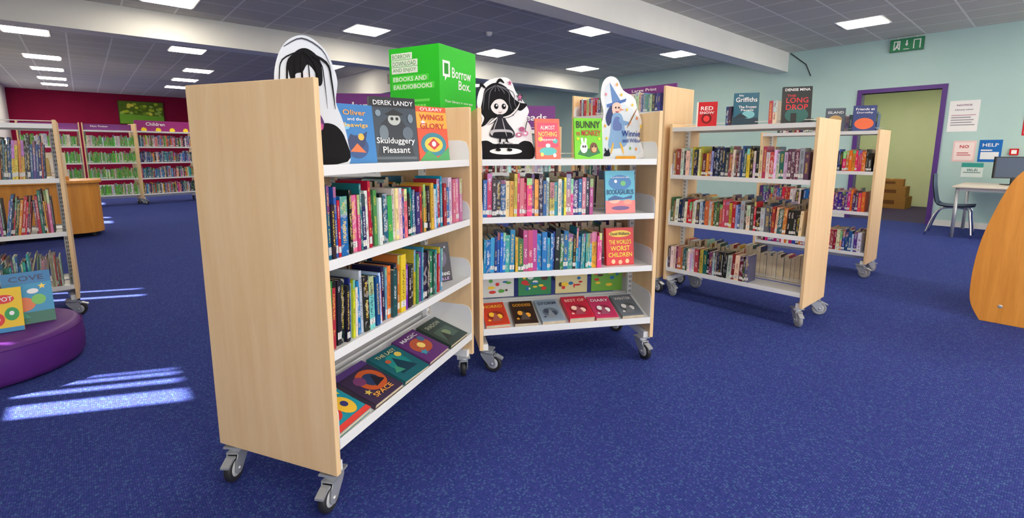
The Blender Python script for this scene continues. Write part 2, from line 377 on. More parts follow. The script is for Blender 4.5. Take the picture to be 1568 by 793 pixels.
for F,t,hh in((FH,'Junior Stories',1.8),(FH2,'Teenage Reads',1.7)):
    b=MB(); b.box(.02,1.08,.24,.26,1.46,hh,(112,44,128)); b.text(t,.62,hh-.12,.75,.085,.2385,(240,240,245)); b.box(.04,.07,.26,.275,1.45,hh,(200,200,205)); b.box(1.03,1.06,.26,.275,1.45,hh,(200,200,205))
    done(b,'shelf_header_sign',F)
b=MB(); b.box(.4,1.03,.2,.212,1.6,1.85,(112,44,128)); b.text('Large Print',.7,1.815,.3,.035,.1985,(240,240,245)); done(b,'shelf_header_sign',FT)

# ------------------------------------------------------------ face-out books
def cover(name,F,x,y,z,w,h,t,lean,yaw,bg,arts=(),texts=(),back_=None):
    X=F@Tm(x,y,z)@Rz(yaw)@Rx(-lean)
    b=MB(); 
    b.box(0,w,0,.0015,0,h,bg,M_COVER); b.box(0,w,t-.0015,t,0,h,back_ or bg,M_COVER); b.box(-.0,.0015,0,t,0,h,bg,M_COVER)
    b.box(.0015,w-.002,.0015,t-.0015,.002,h-.002,(230,220,200),M_PAGE)
    k=1
    for a in arts:
        y_=-.0003*k-.0002; k+=1
        if a[0]=='e': b.flat([(px*w,py*h) for px,py in ell(*a[1:5])],y_,a[5],M_COVER)
        elif a[0]=='r': b.flat([(a[1]*w,a[2]*h),(a[3]*w,a[2]*h),(a[3]*w,a[4]*h),(a[1]*w,a[4]*h)],y_,a[5],M_COVER)
        elif a[0]=='p': b.flat([(px*w,py*h) for px,py in a[1]],y_,a[2],M_COVER)
        elif a[0]=='s': b.flat([(a[1]*w+(px-a[1])*h,py*h) for px,py in star(a[1],a[2],a[3])],y_,a[4],M_COVER)
    y_=-.0003*(k+1)-.0004
    for q in texts:
        b.text(q[0],q[1]*w,q[2]*h,q[3]*w,q[4]*h,y_,q[5],M_COVER)
    return b.build(name,None,X)
TZ=top(KL[3])
W_=(245,245,245);K_=(20,20,24)
cover('picture_book',F1,.30,.17,TZ,.165,.232,.012,7,-22,(28,120,190),
  [('e',.5,.28,.3,.2,(18,70,130)),('p',[(.2,.3),(.35,.5),(.55,.44),(.8,.55),(.7,.3),(.45,.18)],(20,45,95)),('e',.62,.45,.08,.06,(240,180,60)),('p',[(.3,.2),(.5,.34),(.72,.18)],(235,110,50)),('e',.25,.62,.1,.05,(120,190,225))],
  [('Oliver',.5,.86,.6,.09,(245,160,60)),('and the',.5,.75,.4,.05,W_),('Seawigs',.5,.64,.7,.09,(250,190,70))])
cover('hardback_novel',F1,.51,.165,TZ,.205,.28,.03,7,-34,(52,66,80),
  [('r',0,.84,1,1,(22,28,38)),('p',[(.1,.1),(.22,.6),(.42,.72),(.62,.7),(.8,.5),(.9,.1)],(28,36,48)),('e',.5,.66,.14,.09,(190,195,190)),('e',.45,.67,.035,.025,K_),('e',.56,.67,.035,.025,K_),('p',[(.3,.74),(.5,.82),(.72,.74),(.6,.72),(.4,.72)],(15,18,24)),('e',.25,.45,.1,.12,(110,125,135)),('e',.78,.45,.12,.1,(90,105,120)),('e',.15,.75,.06,.05,(130,150,165)),('e',.86,.68,.06,.07,(120,140,155)),('r',.05,.04,.95,.08,(90,100,110))],
  [('DEREK LANDY',.5,.91,.88,.07,W_),('Skulduggery',.5,.32,.85,.12,W_),('Pleasant',.5,.19,.6,.1,W_)])
cover('hardback_novel',F1,.875,.165,TZ,.18,.27,.025,7,-26,(225,80,40),
  [('r',0,.6,1,.9,(250,170,50)),('e',.5,.3,.42,.22,(40,130,150)),('e',.5,.3,.3,.14,(250,200,70)),('p',[(0,0),(.3,.2),(.6,.05),(1,.25),(1,0)],(60,160,90)),('p',[(.3,.3),(.5,.42),(.7,.3),(.5,.2)],(200,40,50)),('e',.5,.31,.07,.05,W_),('s',.2,.7,.06,W_)],
  [("O'LEARY",.5,.95,.85,.06,W_),('WINGS',.5,.8,.8,.1,(190,25,40)),('GLORY',.5,.64,.8,.1,(190,25,40))])
cover('paperback_book',F1,.87,.13,top(KL[1]),.15,.205,.018,10,-25,(38,32,48),
  [('e',.5,.6,.35,.25,(90,80,110)),('e',.5,.62,.2,.16,(190,190,200)),('p',[(.2,.05),(.4,.45),(.6,.45),(.85,.05)],(15,15,20)),('e',.43,.64,.05,.03,K_),('e',.57,.64,.05,.03,K_),('s',.2,.85,.05,(200,200,210)),('s',.8,.88,.04,(200,200,210))],
  [('AMELIA FANG',.5,.2,.8,.09,W_),('MAMILLE',.5,.08,.7,.07,(200,160,220))])
cover('picture_book',F2,.355,.13,TZ,.15,.235,.015,8,4,(240,110,90),
  [('r',.08,.3,.92,.9,(235,80,110)),('e',.5,.2,.35,.1,(90,190,190)),('e',.2,.5,.1,.06,(250,200,80)),('e',.8,.45,.1,.06,(90,190,190)),('e',.5,.34,.1,.05,W_),('e',.25,.12,.07,.05,(250,220,120)),('e',.76,.1,.07,.05,W_)],
  [('ALMOST',.5,.78,.6,.1,W_),('NOTHING',.5,.62,.75,.12,(255,235,120)),('happened',.5,.48,.6,.08,W_)])
cover('picture_book',F2,.585,.12,TZ,.175,.24,.015,8,2,(120,215,30),
  [('p',[(.1,.12),(.3,.35),(.5,.25),(.75,.4),(.92,.15),(.5,.05)],(30,120,60)),('e',.33,.28,.13,.13,W_),('p',[(.25,.38),(.22,.52),(.3,.52),(.33,.39)],W_),('p',[(.35,.39),(.37,.52),(.44,.5),(.42,.37)],W_),('e',.68,.28,.14,.13,(120,70,40)),('e',.69,.25,.09,.08,(215,170,120)),('e',.3,.31,.03,.03,K_),('e',.38,.31,.03,.03,K_),('e',.64,.31,.025,.025,K_),('e',.73,.31,.025,.025,K_),('s',.12,.5,.05,(250,230,40)),('s',.88,.5,.05,(250,230,40))],
  [('BUNNY',.5,.84,.85,.17,(30,40,30)),('vs MONKEY',.5,.64,.88,.14,(200,30,50))])
cover('picture_book',F2,.76,.06,top(KL[2]),.19,.25,.014,7,2,(95,190,215),
  [('r',0,0,1,.3,(240,130,130)),('e',.5,.72,.38,.18,(60,130,190)),('e',.3,.3,.18,.07,(245,190,170)),('e',.75,.26,.15,.06,(250,160,140)),('p',[(.1,.35),(.3,.42),(.6,.36),(.9,.42),(.9,.34),(.1,.3)],(40,90,150)),('e',.35,.75,.05,.04,W_),('e',.6,.7,.09,.06,(120,200,120)),('e',.5,.12,.3,.05,(110,80,140))],
  [('BOOKASAURUS',.5,.5,.9,.12,(30,60,120)),('a prehistoric tale',.5,.84,.6,.05,W_)])
cover('hardback_novel',F2,.775,.06,top(KL[1]),.18,.225,.03,7,2,(205,25,35),
  [('r',.04,.03,.96,.97,(218,32,42)),('e',.5,.84,.4,.09,(240,200,60)),('e',.25,.1,.07,.06,(250,200,150)),('e',.5,.08,.07,.06,(240,180,140)),('e',.75,.1,.07,.06,(250,200,150))],
  [('David Walliams',.5,.84,.68,.08,K_),('THE WORLD\'S',.5,.62,.8,.12,(250,220,60)),('WORST',.5,.45,.7,.13,(250,220,60)),('CHILDREN',.5,.28,.85,.12,(250,220,60))])
half=.565/2-.02; ang=math.degrees(math.atan2(.085,half))
def lying(F,x,w,h,t,bg,arts,texts,z=KL[0],y=.012,yaw=0):
    X=F@Tm(x,y,z+.0225+y*math.tan(math.radians(ang))+.002)@Rx(ang)@Tm(0,0,t)@Rz(yaw)@Rx(-90)
    cover('paperback_book',X,0,0,0,w,h,t,0,0,bg,arts,texts)
lying(F1,.03,.185,.21,.022,(30,150,170),[('e',.3,.5,.25,.3,(220,60,50)),('e',.7,.4,.2,.25,(250,200,60)),('p',[(.1,.6),(.3,.9),(.5,.6)],(60,170,90)),('e',.3,.55,.1,.1,W_),('e',.72,.42,.08,.08,(60,60,120)),('r',0,0,1,.12,(230,70,60))],[('TORN',.6,.75,.6,.2,(250,220,60))],yaw=2)
lying(F1,.238,.19,.225,.022,(60,44,74),[('e',.6,.5,.35,.3,(200,90,40)),('e',.6,.5,.2,.18,(40,60,100)),('e',.35,.6,.15,.12,(120,60,110)),('r',0,.85,1,1,(90,60,130)),('s',.2,.3,.08,(220,190,90)),('p',[(.5,.3),(.7,.6),(.85,.35)],(30,30,44))],[('SPACE',.5,.16,.6,.11,(240,170,70))])
lying(F1,.446,.19,.215,.02,(20,100,112),[('e',.5,.5,.3,.3,(30,140,140)),('p',[(.2,.2),(.5,.7),(.8,.2)],(15,60,80)),('e',.75,.7,.1,.08,(230,200,90)),('p',[(.1,.3),(.3,.5),(.4,.25)],(60,150,120)),('e',.3,.65,.08,.06,(190,90,60))],[('THE LAST',.5,.86,.7,.1,(230,220,160))],yaw=-2)
lying(F1,.654,.19,.22,.02,(100,50,120),[('e',.5,.5,.35,.25,(190,90,60)),('s',.3,.3,.12,(60,150,180)),('e',.5,.5,.12,.1,(250,220,120)),('e',.75,.65,.1,.1,(70,110,150))],[('MAGIC',.5,.84,.7,.11,W_)],yaw=1)
lying(F1,.865,.19,.215,.02,(45,66,62),[('r',.15,.2,.85,.6,(72,96,86)),('e',.5,.4,.15,.12,(130,150,110)),('p',[(.2,.2),(.4,.5),(.5,.2)],(30,44,44))],[('SHADOW',.5,.8,.7,.13,(190,200,175))])
cols=[((225,70,40),(250,200,60)),((60,40,30),(240,170,60)),((150,170,190),(60,70,90)),((215,40,70),(250,210,190)),((215,60,110),W_),((110,120,130),(230,230,230))]
for i,(c1_,c2_) in enumerate(cols):
    lying(F2,.04+i*.165,.14 if i!=3 else .155,.215,.024 if i!=3 else .034,c1_,[('r',.05,.04,.95,.96,tuple(int(q*.9) for q in c1_)),('e',.5,.4,.35,.2,tuple(int(q*.65) for q in c1_)),('e',.35,.45,.12,.1,c2_),('e',.66,.35,.12,.1,c2_),('p',[(.3,.15),(.5,.55),(.7,.15)],tuple(int(q*.5+60) for q in c1_)),('s',.2,.2,.06,c2_)],[(['HORRID','GODDESS','STORM','BEST OF','DIARY','WINTER'][i],.5,.8,.8,.13,c2_)],yaw=[2,-1,1,0,-2,1][i])
for i in range(4):
    c,d=[((222,224,220),(90,170,70)),((60,140,90),(240,240,235)),((226,214,160),(200,60,60)),((120,180,70),(240,210,60))][i]
    X=F2@Tm(.05+i*.245,.325,KL[0]+.115)
    b=MB(); w,h=.215,.2; b.box(0,w,0,.012,0,h,c,M_COVER)
    q=random.Random(i+3)
    for k in range(14): b.flat(ell(q.uniform(.03,w-.03),q.uniform(.03,h-.03),q.uniform(.006,.026),q.uniform(.005,.016),10),-.0004-.0003*k,[d,(220,60,50),(250,210,60),(40,120,170),(90,60,40)][k%5],M_COVER)
    b.build('picture_book',None,X)
T3=top(AL[3])
cover('paperback_book',F3,.16,.13,T3,.16,.215,.02,9,25,(200,30,40),[('r',0,0,.08,1,(230,225,215)),('e',.5,.35,.25,.2,(120,10,20)),('e',.5,.35,.15,.12,(225,60,60))],[('RED',.5,.75,.6,.15,W_),('SNOW',.5,.58,.7,.1,W_)],back_=(235,230,220))
cover('hardback_novel',F3,.47,.13,T3,.18,.26,.035,7,28,(20,95,120),[('r',0,0,1,.25,(12,50,70)),('e',.6,.35,.25,.12,(120,190,200)),('p',[(0,.25),(.3,.4),(.6,.25)],(10,40,55))],[('Elly',.3,.92,.35,.06,W_),('Griffiths',.5,.8,.85,.14,W_),('The Frozen',.55,.58,.7,.08,W_),('People',.55,.48,.5,.08,W_)])
cover('hardback_novel',F3,.83,.13,T3,.19,.275,.035,7,30,(20,28,30),[('e',.5,.25,.4,.2,(30,90,85)),('r',.3,.05,.5,.3,(10,12,14))],[('DENISE MINA',.5,.92,.85,.07,W_),('THE',.3,.76,.3,.06,(210,40,50)),('LONG',.5,.64,.75,.14,(210,40,50)),('DROP',.5,.46,.75,.14,(210,40,50))])
b=MB(); row(b,.35,.47,.14,T3,(.13,.17),(.02,.03),(.1,.12),ADU,rg,.0); row(b,.68,.8,.14,T3,(.15,.19),(.02,.03),(.08,.1),ADU,rg,.0); done(b,'shelved_books',F3)
T4=top(AL[3])
cover('paperback_book',F4,.62,.03,T4,.17,.24,.02,0,28,(70,80,95),[('e',.5,.5,.35,.2,(200,160,90))],[('ISLAND',.5,.82,.8,.1,W_)])
cover('hardback_novel',F4,.86,.02,T4,.19,.25,.02,0,25,(25,50,120),[('e',.5,.3,.42,.22,(235,100,40))],[('Friends at',.5,.86,.8,.09,W_),('Dorothy',.5,.72,.7,.09,W_)])
# ------------------------------------------------------------ standee cutouts
def standee(F,x,y,z,w,h,outline,shapes,texts,yaw=0,lean=6,bg=(240,240,242),name='character_standee'):
    X=F@Tm(x,y,z)@Rz(yaw)@Rx(-lean); b=MB()
    o=cat(outline,True,5); b.prism([(p[0]*w,p[1]*h) for p in o],0,.004,bg,M_CARD)
    k=1
    for sh in shapes:
        pts=sh[1]; 
        if sh[0]=='c': pts=cat(pts,True,4)
        b.flat([(p[0]*w,p[1]*h) for p in pts],-.0003*k-.0003,sh[2],M_CARD); k+=1
    for q in texts: b.text(q[0],q[1]*w,q[2]*h,q[3]*w,q[4]*h,-.0003*(k+2),q[5],M_CARD)
    b.box(w*.4,w*.6,.004,.09,0,.008,(200,200,200),M_CARD)
    return b.build(name,None,X)
def strand(pts,wd,col):   # tapered brush stroke
    P=[Vector(p) for p in cat(pts,False,4)]; L=[];R=[]
    for i,p in enumerate(P):
        d=(P[min(i+1,len(P)-1)]-P[max(i-1,0)]); d=Vector((-d.y,d.x)).normalized() if d.length>0 else Vector((0,1))
        q=wd*math.sin(math.pi*(.12+.8*i/(len(P)-1))); L.append(tuple(p+d*q)); R.append(tuple(p-d*q))
    return ('p',L+R[::-1],col)
SK=(232,226,226); GY=(186,184,190)
girl_out=[(.0,.0),(.5,.0),(1,.0),(1.0,.25),(.98,.4),(.9,.5),(.95,.6),(.85,.72),(.72,.82),(.62,.97),(.45,1.0),(.2,.95),(.05,.83),(.0,.66),(.08,.5),(.03,.35)]
girl=[('c',[(.0,.01),(.5,.005),(1,.01),(1,.19),(.85,.23),(.7,.19),(.5,.22),(.3,.19),(.15,.23),(.0,.19)],K_),
 ('p',ell(.5,.1,.3,.04),W_),
 ('c',[(.1,.72),(.16,.86),(.34,.93),(.54,.88),(.66,.76),(.78,.7),(.92,.68),(.8,.6),(.68,.62),(.66,.54),(.56,.54),(.44,.5),(.26,.5),(.14,.42),(.06,.4),(.12,.5),(.06,.58)],K_)]
for k in range(7):
    t=k/6; girl.append(strand([(.34+.04*t,.9),(.16+.5*t,.82),(.12+.56*t,.7),(.1+.64*t,.6)],.006,(120,120,128)))
for pts,wd in [([(.16,.86),(.08,.9),(.05,.86)],.02),([(.34,.9),(.42,.965),(.5,.93)],.02)]: girl.append(strand(pts,wd,K_))
girl+=[('p',ell(.4,.645,.16,.1,24),SK),
 ('c',[(.23,.64),(.24,.78),(.4,.83),(.56,.76),(.58,.64),(.5,.71),(.42,.735),(.33,.72),(.27,.68)],K_),
 ('p',ell(.34,.645,.04,.034),K_),('p',ell(.48,.645,.04,.034),K_),('p',ell(.35,.655,.014,.012),W_),('p',ell(.49,.655,.014,.012),W_),
 ('c',[(.37,.58),(.41,.573),(.45,.582),(.41,.566)],(120,40,60)),
 ('c',[(.35,.54),(.46,.54),(.54,.45),(.66,.34),(.64,.27),(.5,.25),(.3,.26),(.2,.3),(.29,.44)],(44,42,50)),
 ('c',[(.26,.36),(.58,.36),(.64,.3),(.5,.27),(.3,.28),(.22,.31)],GY),
 ('c',[(.3,.33),(.58,.33),(.62,.29),(.5,.265),(.3,.27),(.26,.29)],(30,30,36)),
 strand([(.36,.5),(.3,.4),(.26,.3)],.008,GY),strand([(.44,.5),(.48,.38),(.52,.28)],.008,GY),
 strand([(.46,.51),(.6,.54),(.72,.62),(.78,.7)],.02,K_),strand([(.46,.51),(.6,.54),(.72,.62),(.78,.7)],.012,SK),
 strand([(.35,.51),(.26,.46),(.18,.42)],.02,K_),strand([(.35,.51),(.26,.46),(.18,.42)],.012,SK),
 ('p',star(.78,.76,.07),(60,56,64)),('p',star(.78,.76,.045),(200,110,150)),('p',star(.6,.93,.04),(180,90,130)),
 ('p',ell(.74,.3,.06,.03),(196,120,150)),('p',ell(.86,.32,.06,.035),(214,150,178)),('p',ell(.8,.37,.055,.03),(176,90,130)),('p',ell(.86,.32,.025,.012),W_),('p',ell(.74,.3,.025,.012),W_),
 strand([(.92,.5),(.88,.42),(.86,.33)],.008,(60,60,66)),
 strand([(.4,.27),(.38,.2),(.36,.12)],.02,K_),strand([(.5,.27),(.52,.2),(.54,.12)],.02,K_),
 ('p',ell(.35,.115,.05,.018),K_),('p',ell(.56,.115,.05,.018),K_)]
standee(F2,.026,.15,TZ,.32,.465,girl_out,girl,[('Harriet Muncaster',.5,.2,.5,.028,W_)],4)
win_out=[(.05,.0),(.5,.0),(1,.02),(.98,.14),(.9,.3),(.97,.45),(.88,.6),(.8,.75),(.55,.84),(.42,.97),(.25,1.0),(.1,.93),(.04,.75),(.1,.55),(.02,.35)]
win=[('c',[(.1,.04),(.9,.06),(.86,.24),(.9,.44),(.78,.6),(.5,.7),(.3,.9),(.14,.86),(.14,.6),(.1,.35)],(222,232,240)),
 ('p',[(.3,.66),(.24,.93),(.5,.7)],(110,146,196)),('p',[(.16,.66),(.62,.74),(.6,.7),(.18,.62)],(90,124,184)),
 ('c',[(.22,.62),(.14,.5),(.2,.4),(.3,.5),(.3,.64)],(70,80,120)),
 ('c',[(.3,.56),(.3,.66),(.42,.69),(.5,.64),(.46,.56),(.38,.53)],(238,206,190)),('p',[(.46,.62),(.58,.6),(.46,.585)],(230,160,140)),
 ('c',[(.3,.54),(.5,.54),(.58,.34),(.62,.2),(.5,.14),(.2,.14),(.24,.32)],(140,176,214)),('c',[(.34,.5),(.46,.5),(.5,.36),(.3,.36)],(110,130,184)),
 strand([(.44,.48),(.54,.44),(.68,.44)],.03,(130,168,210)),('p',ell(.7,.44,.035,.025),(238,206,190)),
 strand([(.3,.2),(.28,.14),(.24,.06)],.02,(240,190,90)),strand([(.45,.2),(.5,.14),(.54,.06)],.02,(240,190,90)),
 strand([(.62,.38),(.74,.5),(.86,.62)],.01,(150,100,50)),('p',ell(.37,.625,.014,.012),K_),('p',ell(.44,.625,.014,.012),K_),strand([(.36,.58),(.4,.57),(.44,.58)],.006,(180,50,60)),
 ('c',[(.08,.04),(.14,.1),(.2,.1),(.22,.04)],(30,34,50)),('p',[(.1,.09),(.11,.14),(.15,.1)],(30,34,50)),('p',[(.17,.1),(.2,.14),(.21,.09)],(30,34,50))]
for i,(a,c_) in enumerate([((.75,.66),(240,200,60)),((.85,.5),(240,140,60)),((.15,.25),(240,200,60)),((.15,.78),(240,140,150)),((.5,.78),(240,200,60)),((.82,.12),(240,140,60)),((.62,.6),(240,200,60)),((.12,.4),(240,180,60)),((.4,.9),(240,160,60)),((.93,.4),(240,200,60)),((.68,.13),(120,180,90))]):
    win.append(('p',star(a[0],a[1],.03),c_))
win+= [('p',[(.35,.0),(.8,.0),(.8,.035),(.35,.035)],(235,170,60))]
standee(F2,.755,.16,TZ,.285,.49,win_out,win,[('Winnie',.7,.31,.42,.075,(40,70,150)),('and Wilbur',.72,.225,.42,.05,(40,70,150))],2)
fa_out=[(.2,.0),(.6,.0),(1,.0),(1.0,.2),(.94,.36),(.86,.5),(.9,.66),(.84,.8),(.72,.92),(.48,1.0),(.24,.96),(.08,.84),(.0,.66),(.04,.45),(.12,.3),(.14,.15)]
fa=[('c',[(.24,.02),(.98,.02),(.97,.2),(.86,.3),(.7,.33),(.5,.31),(.3,.28)],K_),
 ('p',ell(.44,.6,.19,.12,24),(226,224,230)),
 ('c',[(.25,.62),(.2,.78),(.34,.88),(.5,.9),(.66,.82),(.68,.66),(.62,.62),(.58,.72),(.48,.78),(.4,.72),(.3,.7)],K_),
 ('p',ell(.36,.6,.05,.036),K_),('p',ell(.54,.6,.05,.036),K_),('p',ell(.37,.61,.017,.012),W_),('p',ell(.55,.61,.017,.012),W_),
 strand([(.4,.52),(.45,.51),(.5,.52)],.008,(150,60,90)),
 ('c',[(.38,.46),(.52,.46),(.66,.34),(.6,.28),(.34,.28)],(100,64,120)),('p',ell(.6,.3,.05,.03),(190,90,150)),
 strand([(.16,.9),(.42,.975),(.7,.9),(.82,.76)],.006,(70,70,80))]
for k in range(8):
    t=k/7-.5; ex=.44+.74*t; fa.append(strand([(.42+.06*t,.88),(.44+.62*t,.8),(ex,.66),(ex+.06*t,.44 if abs(t)>.22 else .74)],.014 if k%2 else .007,K_))
standee(F1,.085,.245,TZ,.23,.45,fa_out,fa,[],-42,4,(222,228,236))
# ------------------------------------------------------------ green box on plinth
BX=Tm(-.741,3.032,1.492)@Rz(-29)
b=MB(); b.box(0,.375,0,.375,0,.375,(38,196,36),M_COVER)
for k,(t,z) in enumerate([('BORROW',.325),('DOWNLOAD',.285),('AND ENJOY',.245),('EBOOKS AND',.195),('EAUDIOBOOKS',.15)]):
    w=[.15,.19,.19,.27,.31][k]
    b.box(.018,.028+w,-.0008,0,z-.017,z+.02,(236,246,234) if k<3 else (80,220,66),M_COVER)
    b.text(t,.022+w/2,z,w*.94,.026,-.0014,(40,140,40) if k<3 else (250,255,250),M_COVER,bold=0 if k<3 else .012)
for k in range(6): b.box(.14+k*.023,.156+k*.023,-.001,0,.02,.045,(140,240,110),M_COVER)
b.box(.1,.3,-.0008,0,.06,.075,(110,230,90),M_COVER)
X=Tm(.375,0,0)@Rz(90)
b.text('Borrow',.22,.23,.2,.06,-.001,W_,M_COVER,X=X); b.text('Box.',.25,.165,.13,.055,-.001,W_,M_COVER,X=X)
b.flat([(.03,.2),(.03,.29),(.1,.29),(.1,.2),(.07,.2),(.05,.175),(.05,.2)],-.0008,W_,M_COVER,X=X); b.flat([(.045,.215),(.045,.275),(.085,.275),(.085,.215)],-.0012,(24,150,30),M_COVER,X=X)
b.text('Your library in one app',.19,.06,.3,.018,-.001,W_,M_COVER,X=X)
b.build('green_display_box',None,BX,bevel=.002)
b=MB(); b.box(.0725,.3025,.0725,.3025,-1.45,-.022,m=M_WHITE); b.box(.05,.325,.05,.325,-.022,-.001,m=M_WOOD); b.box(.05,.325,.05,.325,-1.491,-1.45,m=M_WOOD); b.build('display_plinth',None,BX,bevel=.002)

# ------------------------------------------------------------ room
def room(mb,name,bevel=0): return mb.build(name,None,ROOM,bevel)
RL,RR,S0,S1=-1.6,10.9,-4.5,22
b=MB(); b.box(RL-.2,RR+.15,S0,S1+.2,-.1,0,m=M_CARPET); room(b,'floor')
b=MB(); b.box(RL-.2,RR+.15,S0,S1+.2,CEIL,CEIL+.1,m=M_CEIL); room(b,'ceiling')
D0,D1,DZ=1.5,2.62,2.3
b=MB()
b.box(RR,RR+.15,S0,D0,0,CEIL,m=M_TURQ); b.box(RR,RR+.15,D1,S1,0,CEIL,m=M_TURQ); b.box(RR,RR+.15,D0,D1,DZ,CEIL,m=M_TURQ); room(b,'wall_right')
b=MB(); b.box(RL-.2,RR+.15,S1,S1+.2,0,CEIL,m=M_MAG); room(b,'wall_far')
b=MB(); b.box(RR-.015,RR,S0,D0-.08,0,.1,m=M_OFFW); b.box(RR-.015,RR,D1+.08,S1,0,.1,m=M_OFFW); room(b,'baseboard_right')
b=MB(); b.box(RL,RR,S1-.015,S1,0,.1,m=M_OFFW); room(b,'baseboard_far')
b=MB(); b.box(RL-.15,RL,S0,S1,0,.95,m=M_OFFW); b.box(RL-.15,RL,S0,S1,1.6,CEIL,m=M_OFFW)
for s in(S0,0.2,4.9,9.4,14.2,18.5,21.6): b.box(RL-.15,RL,s,s+.4,.95,1.6,m=M_OFFW)
room(b,'wall_left')
wi=1
for a,c in((.6,4.9),(5.3,9.4),(9.8,14.2),(14.6,18.5)):
    b=MB(); b.box(RL-.1,RL-.05,a,c,.95,.99,m=M_WHITE); b.box(RL-.1,RL-.05,a,c,1.56,1.6,m=M_WHITE)
    for q in range(4):
        s=a+(c-a-.04)*q/3; b.box(RL-.1,RL-.05,s,s+.04,.99,1.56,m=M_WHITE)
    room(b,'window_%d'%wi); wi+=1
b=MB(); gaps=[(3.81,3.97),(4.08,4.13),(4.2,4.24),(4.28,4.3),(4.83,4.86),(6.22,6.28),(6.5,6.54),(12.0,12.4),(12.9,13.1),(16,16.6)]
cur=.6
for g in gaps+[(18.6,18.6)]:
    while cur<g[0]-1e-6:
        e=min(cur+.089,g[0]); b.box(RL-.03,RL-.026,cur,e,.96,1.59,(225,225,215),M_CARD); cur=e
    cur=g[1]
room(b,'window_blinds')
b=MB(); b.box(RL,RR,3.93,4.25,CEIL-.375,CEIL,m=M_OFFW); room(b,'ceiling_beam')
b=MB(); b.box(RL,RR,8.75,9.1,CEIL-.375,CEIL,m=M_OFFW); room(b,'ceiling_beam')
b=MB(); b.box(5.5,6.2,9.1,16,CEIL-.6,CEIL,m=M_OFFW); b.box(5.485,5.5,9.7,10.6,CEIL-.42,CEIL-.2,(120,120,110))
for k in range(7): b.box(5.478,5.49,9.73,10.57,CEIL-.41+k*.028,CEIL-.4+k*.028,(190,190,180))
room(b,'ceiling_duct')
lp=[(9.2,2.3),(6.5,2.3),(3.7,2.3),(1.0,2.3),(3.7,7.8),(6.46,7.84),(9.2,7.9),(6.47,5.35),(9.3,5.43),(1.0,5.4),(1.06,7.95),(1.75,11.6),(-.5,11.5),(2.35,14.35),(-.42,14.4),(2.35,16.4),(-.42,16.4),(2.4,18.4),(-.4,18.4),(-.4,20),(4.5,11.6),(9,12),(1,-.6),(3.7,-.6),(6.5,-.6),(9.2,-.6),(1,-3),(4,-3),(7.5,-3)]
for r,s in lp:
    b=MB(); b.box(r-.3,r+.3,s-.3,s+.3,CEIL-.012,CEIL-.002,(240,240,240),M_PAINT); b.box(r-.27,r+.27,s-.27,s+.27,CEIL-.018,CEIL-.012,m=M_LAMP)
    for k in range(1,4): b.box(r-.27,r+.27,s-.27+.135*k-.004,s-.27+.135*k+.004,CEIL-.022,CEIL-.016,(235,235,235))
    room(b,'ceiling_light_panel')
b=MB(); b.lathe([(0,-.06),(.03,-.06),(.045,-.045),(.05,-.02),(.055,-.012),(.055,0)],(240,240,240),X=Tm(5.3,6.6,CEIL)); room(b,'smoke_detector')
b=MB(); b.box(RR-.03,RR+.18,D0-.07,D0,0,DZ+.07,m=M_PURP); b.box(RR-.03,RR+.18,D1,D1+.07,0,DZ+.07,m=M_PURP); b.box(RR-.03,RR+.18,D0,D1,DZ,DZ+.07,m=M_PURP); room(b,'door_frame')
CX0,CX1,CY0,CY1=RR+.15,RR+3.4,.2,4.6
b=MB(); b.box(CX0,CX1+.1,CY0-.1,CY1+.1,-.1,0.0,(60,52,84),M_CARD); room(b,'floor_corridor')
b=MB(); b.box(CX1,CX1+.1,CY0,CY1,0,2.7,m=M_GRN); room(b,'wall_corridor_end')
b=MB(); b.box(CX0,CX1,CY1,CY1+.1,0,2.7,m=M_GRN); room(b,'wall_corridor_left')
b=MB(); b.box(CX0,CX1,CY0-.1,CY0,0,2.7,m=M_GRN); room(b,'wall_corridor_right')
b=MB(); b.box(CX0,CX1+.1,CY0-.1,CY1+.1,2.7,2.8,m=M_OFFW); room(b,'ceiling_corridor')
b=MB(); b.box(CX0+1.2,CX0+1.8,2,2.6,2.68,2.698,m=M_LAMP); room(b,'ceiling_light_panel')
for i,(r,s,z,w,d,h) in enumerate([(RR+2.5,2.22,0,.5,.66,.26),(RR+2.52,2.24,.262,.46,.55,.22),(RR+2.54,2.3,.484,.4,.45,.16)]):
    b=MB(); X=Tm(r,s,z+.001)@Rz(4*i-3); b.box(0,w,0,d,0,h,(170,124,66),M_CARD,X=X); b.box(0,w,d/2-.03,d/2+.03,h,h+.0015,(215,180,120),M_CARD,X=X); b.box(-.001,0,d*.3,d*.7,h*.35,h*.7,(120,78,46),M_CARD,X=X); room(b,'cardboard_box')
def wallposter(name,s0,s1,z0,z1,bg,items=(),texts=(),t=.004):
    X=ROOM@Tm(RR-.001,s1,z0)@Rz(-90); b=MB(); w=s1-s0; h=z1-z0
    b.box(0,w,-t,0,0,h,bg,M_CARD); k=1
    for a in items:
        b.flat([(a[0]*w,a[1]*h),(a[2]*w,a[1]*h),(a[2]*w,a[3]*h),(a[0]*w,a[3]*h)],-t-.001*k,a[4],M_CARD); k+=1
    for q in texts: b.text(q[0],q[1]*w,q[2]*h,q[3]*w,q[4]*h,-t-.001*(k+1),q[5],M_CARD)
    return b.build(name,None,X)
wallposter('wall_poster',1.01,1.38,1.58,2.08,(240,240,240),[(.1,.2,.9,.23,(150,150,160)),(.1,.28,.8,.31,(150,150,160)),(.1,.36,.85,.39,(150,150,160)),(.1,.44,.75,.47,(150,150,160)),(.1,.52,.9,.54,(190,130,160))],[('NOTICE',.5,.85,.5,.05,(120,60,110)),('Library news',.5,.7,.7,.05,(90,90,110))])
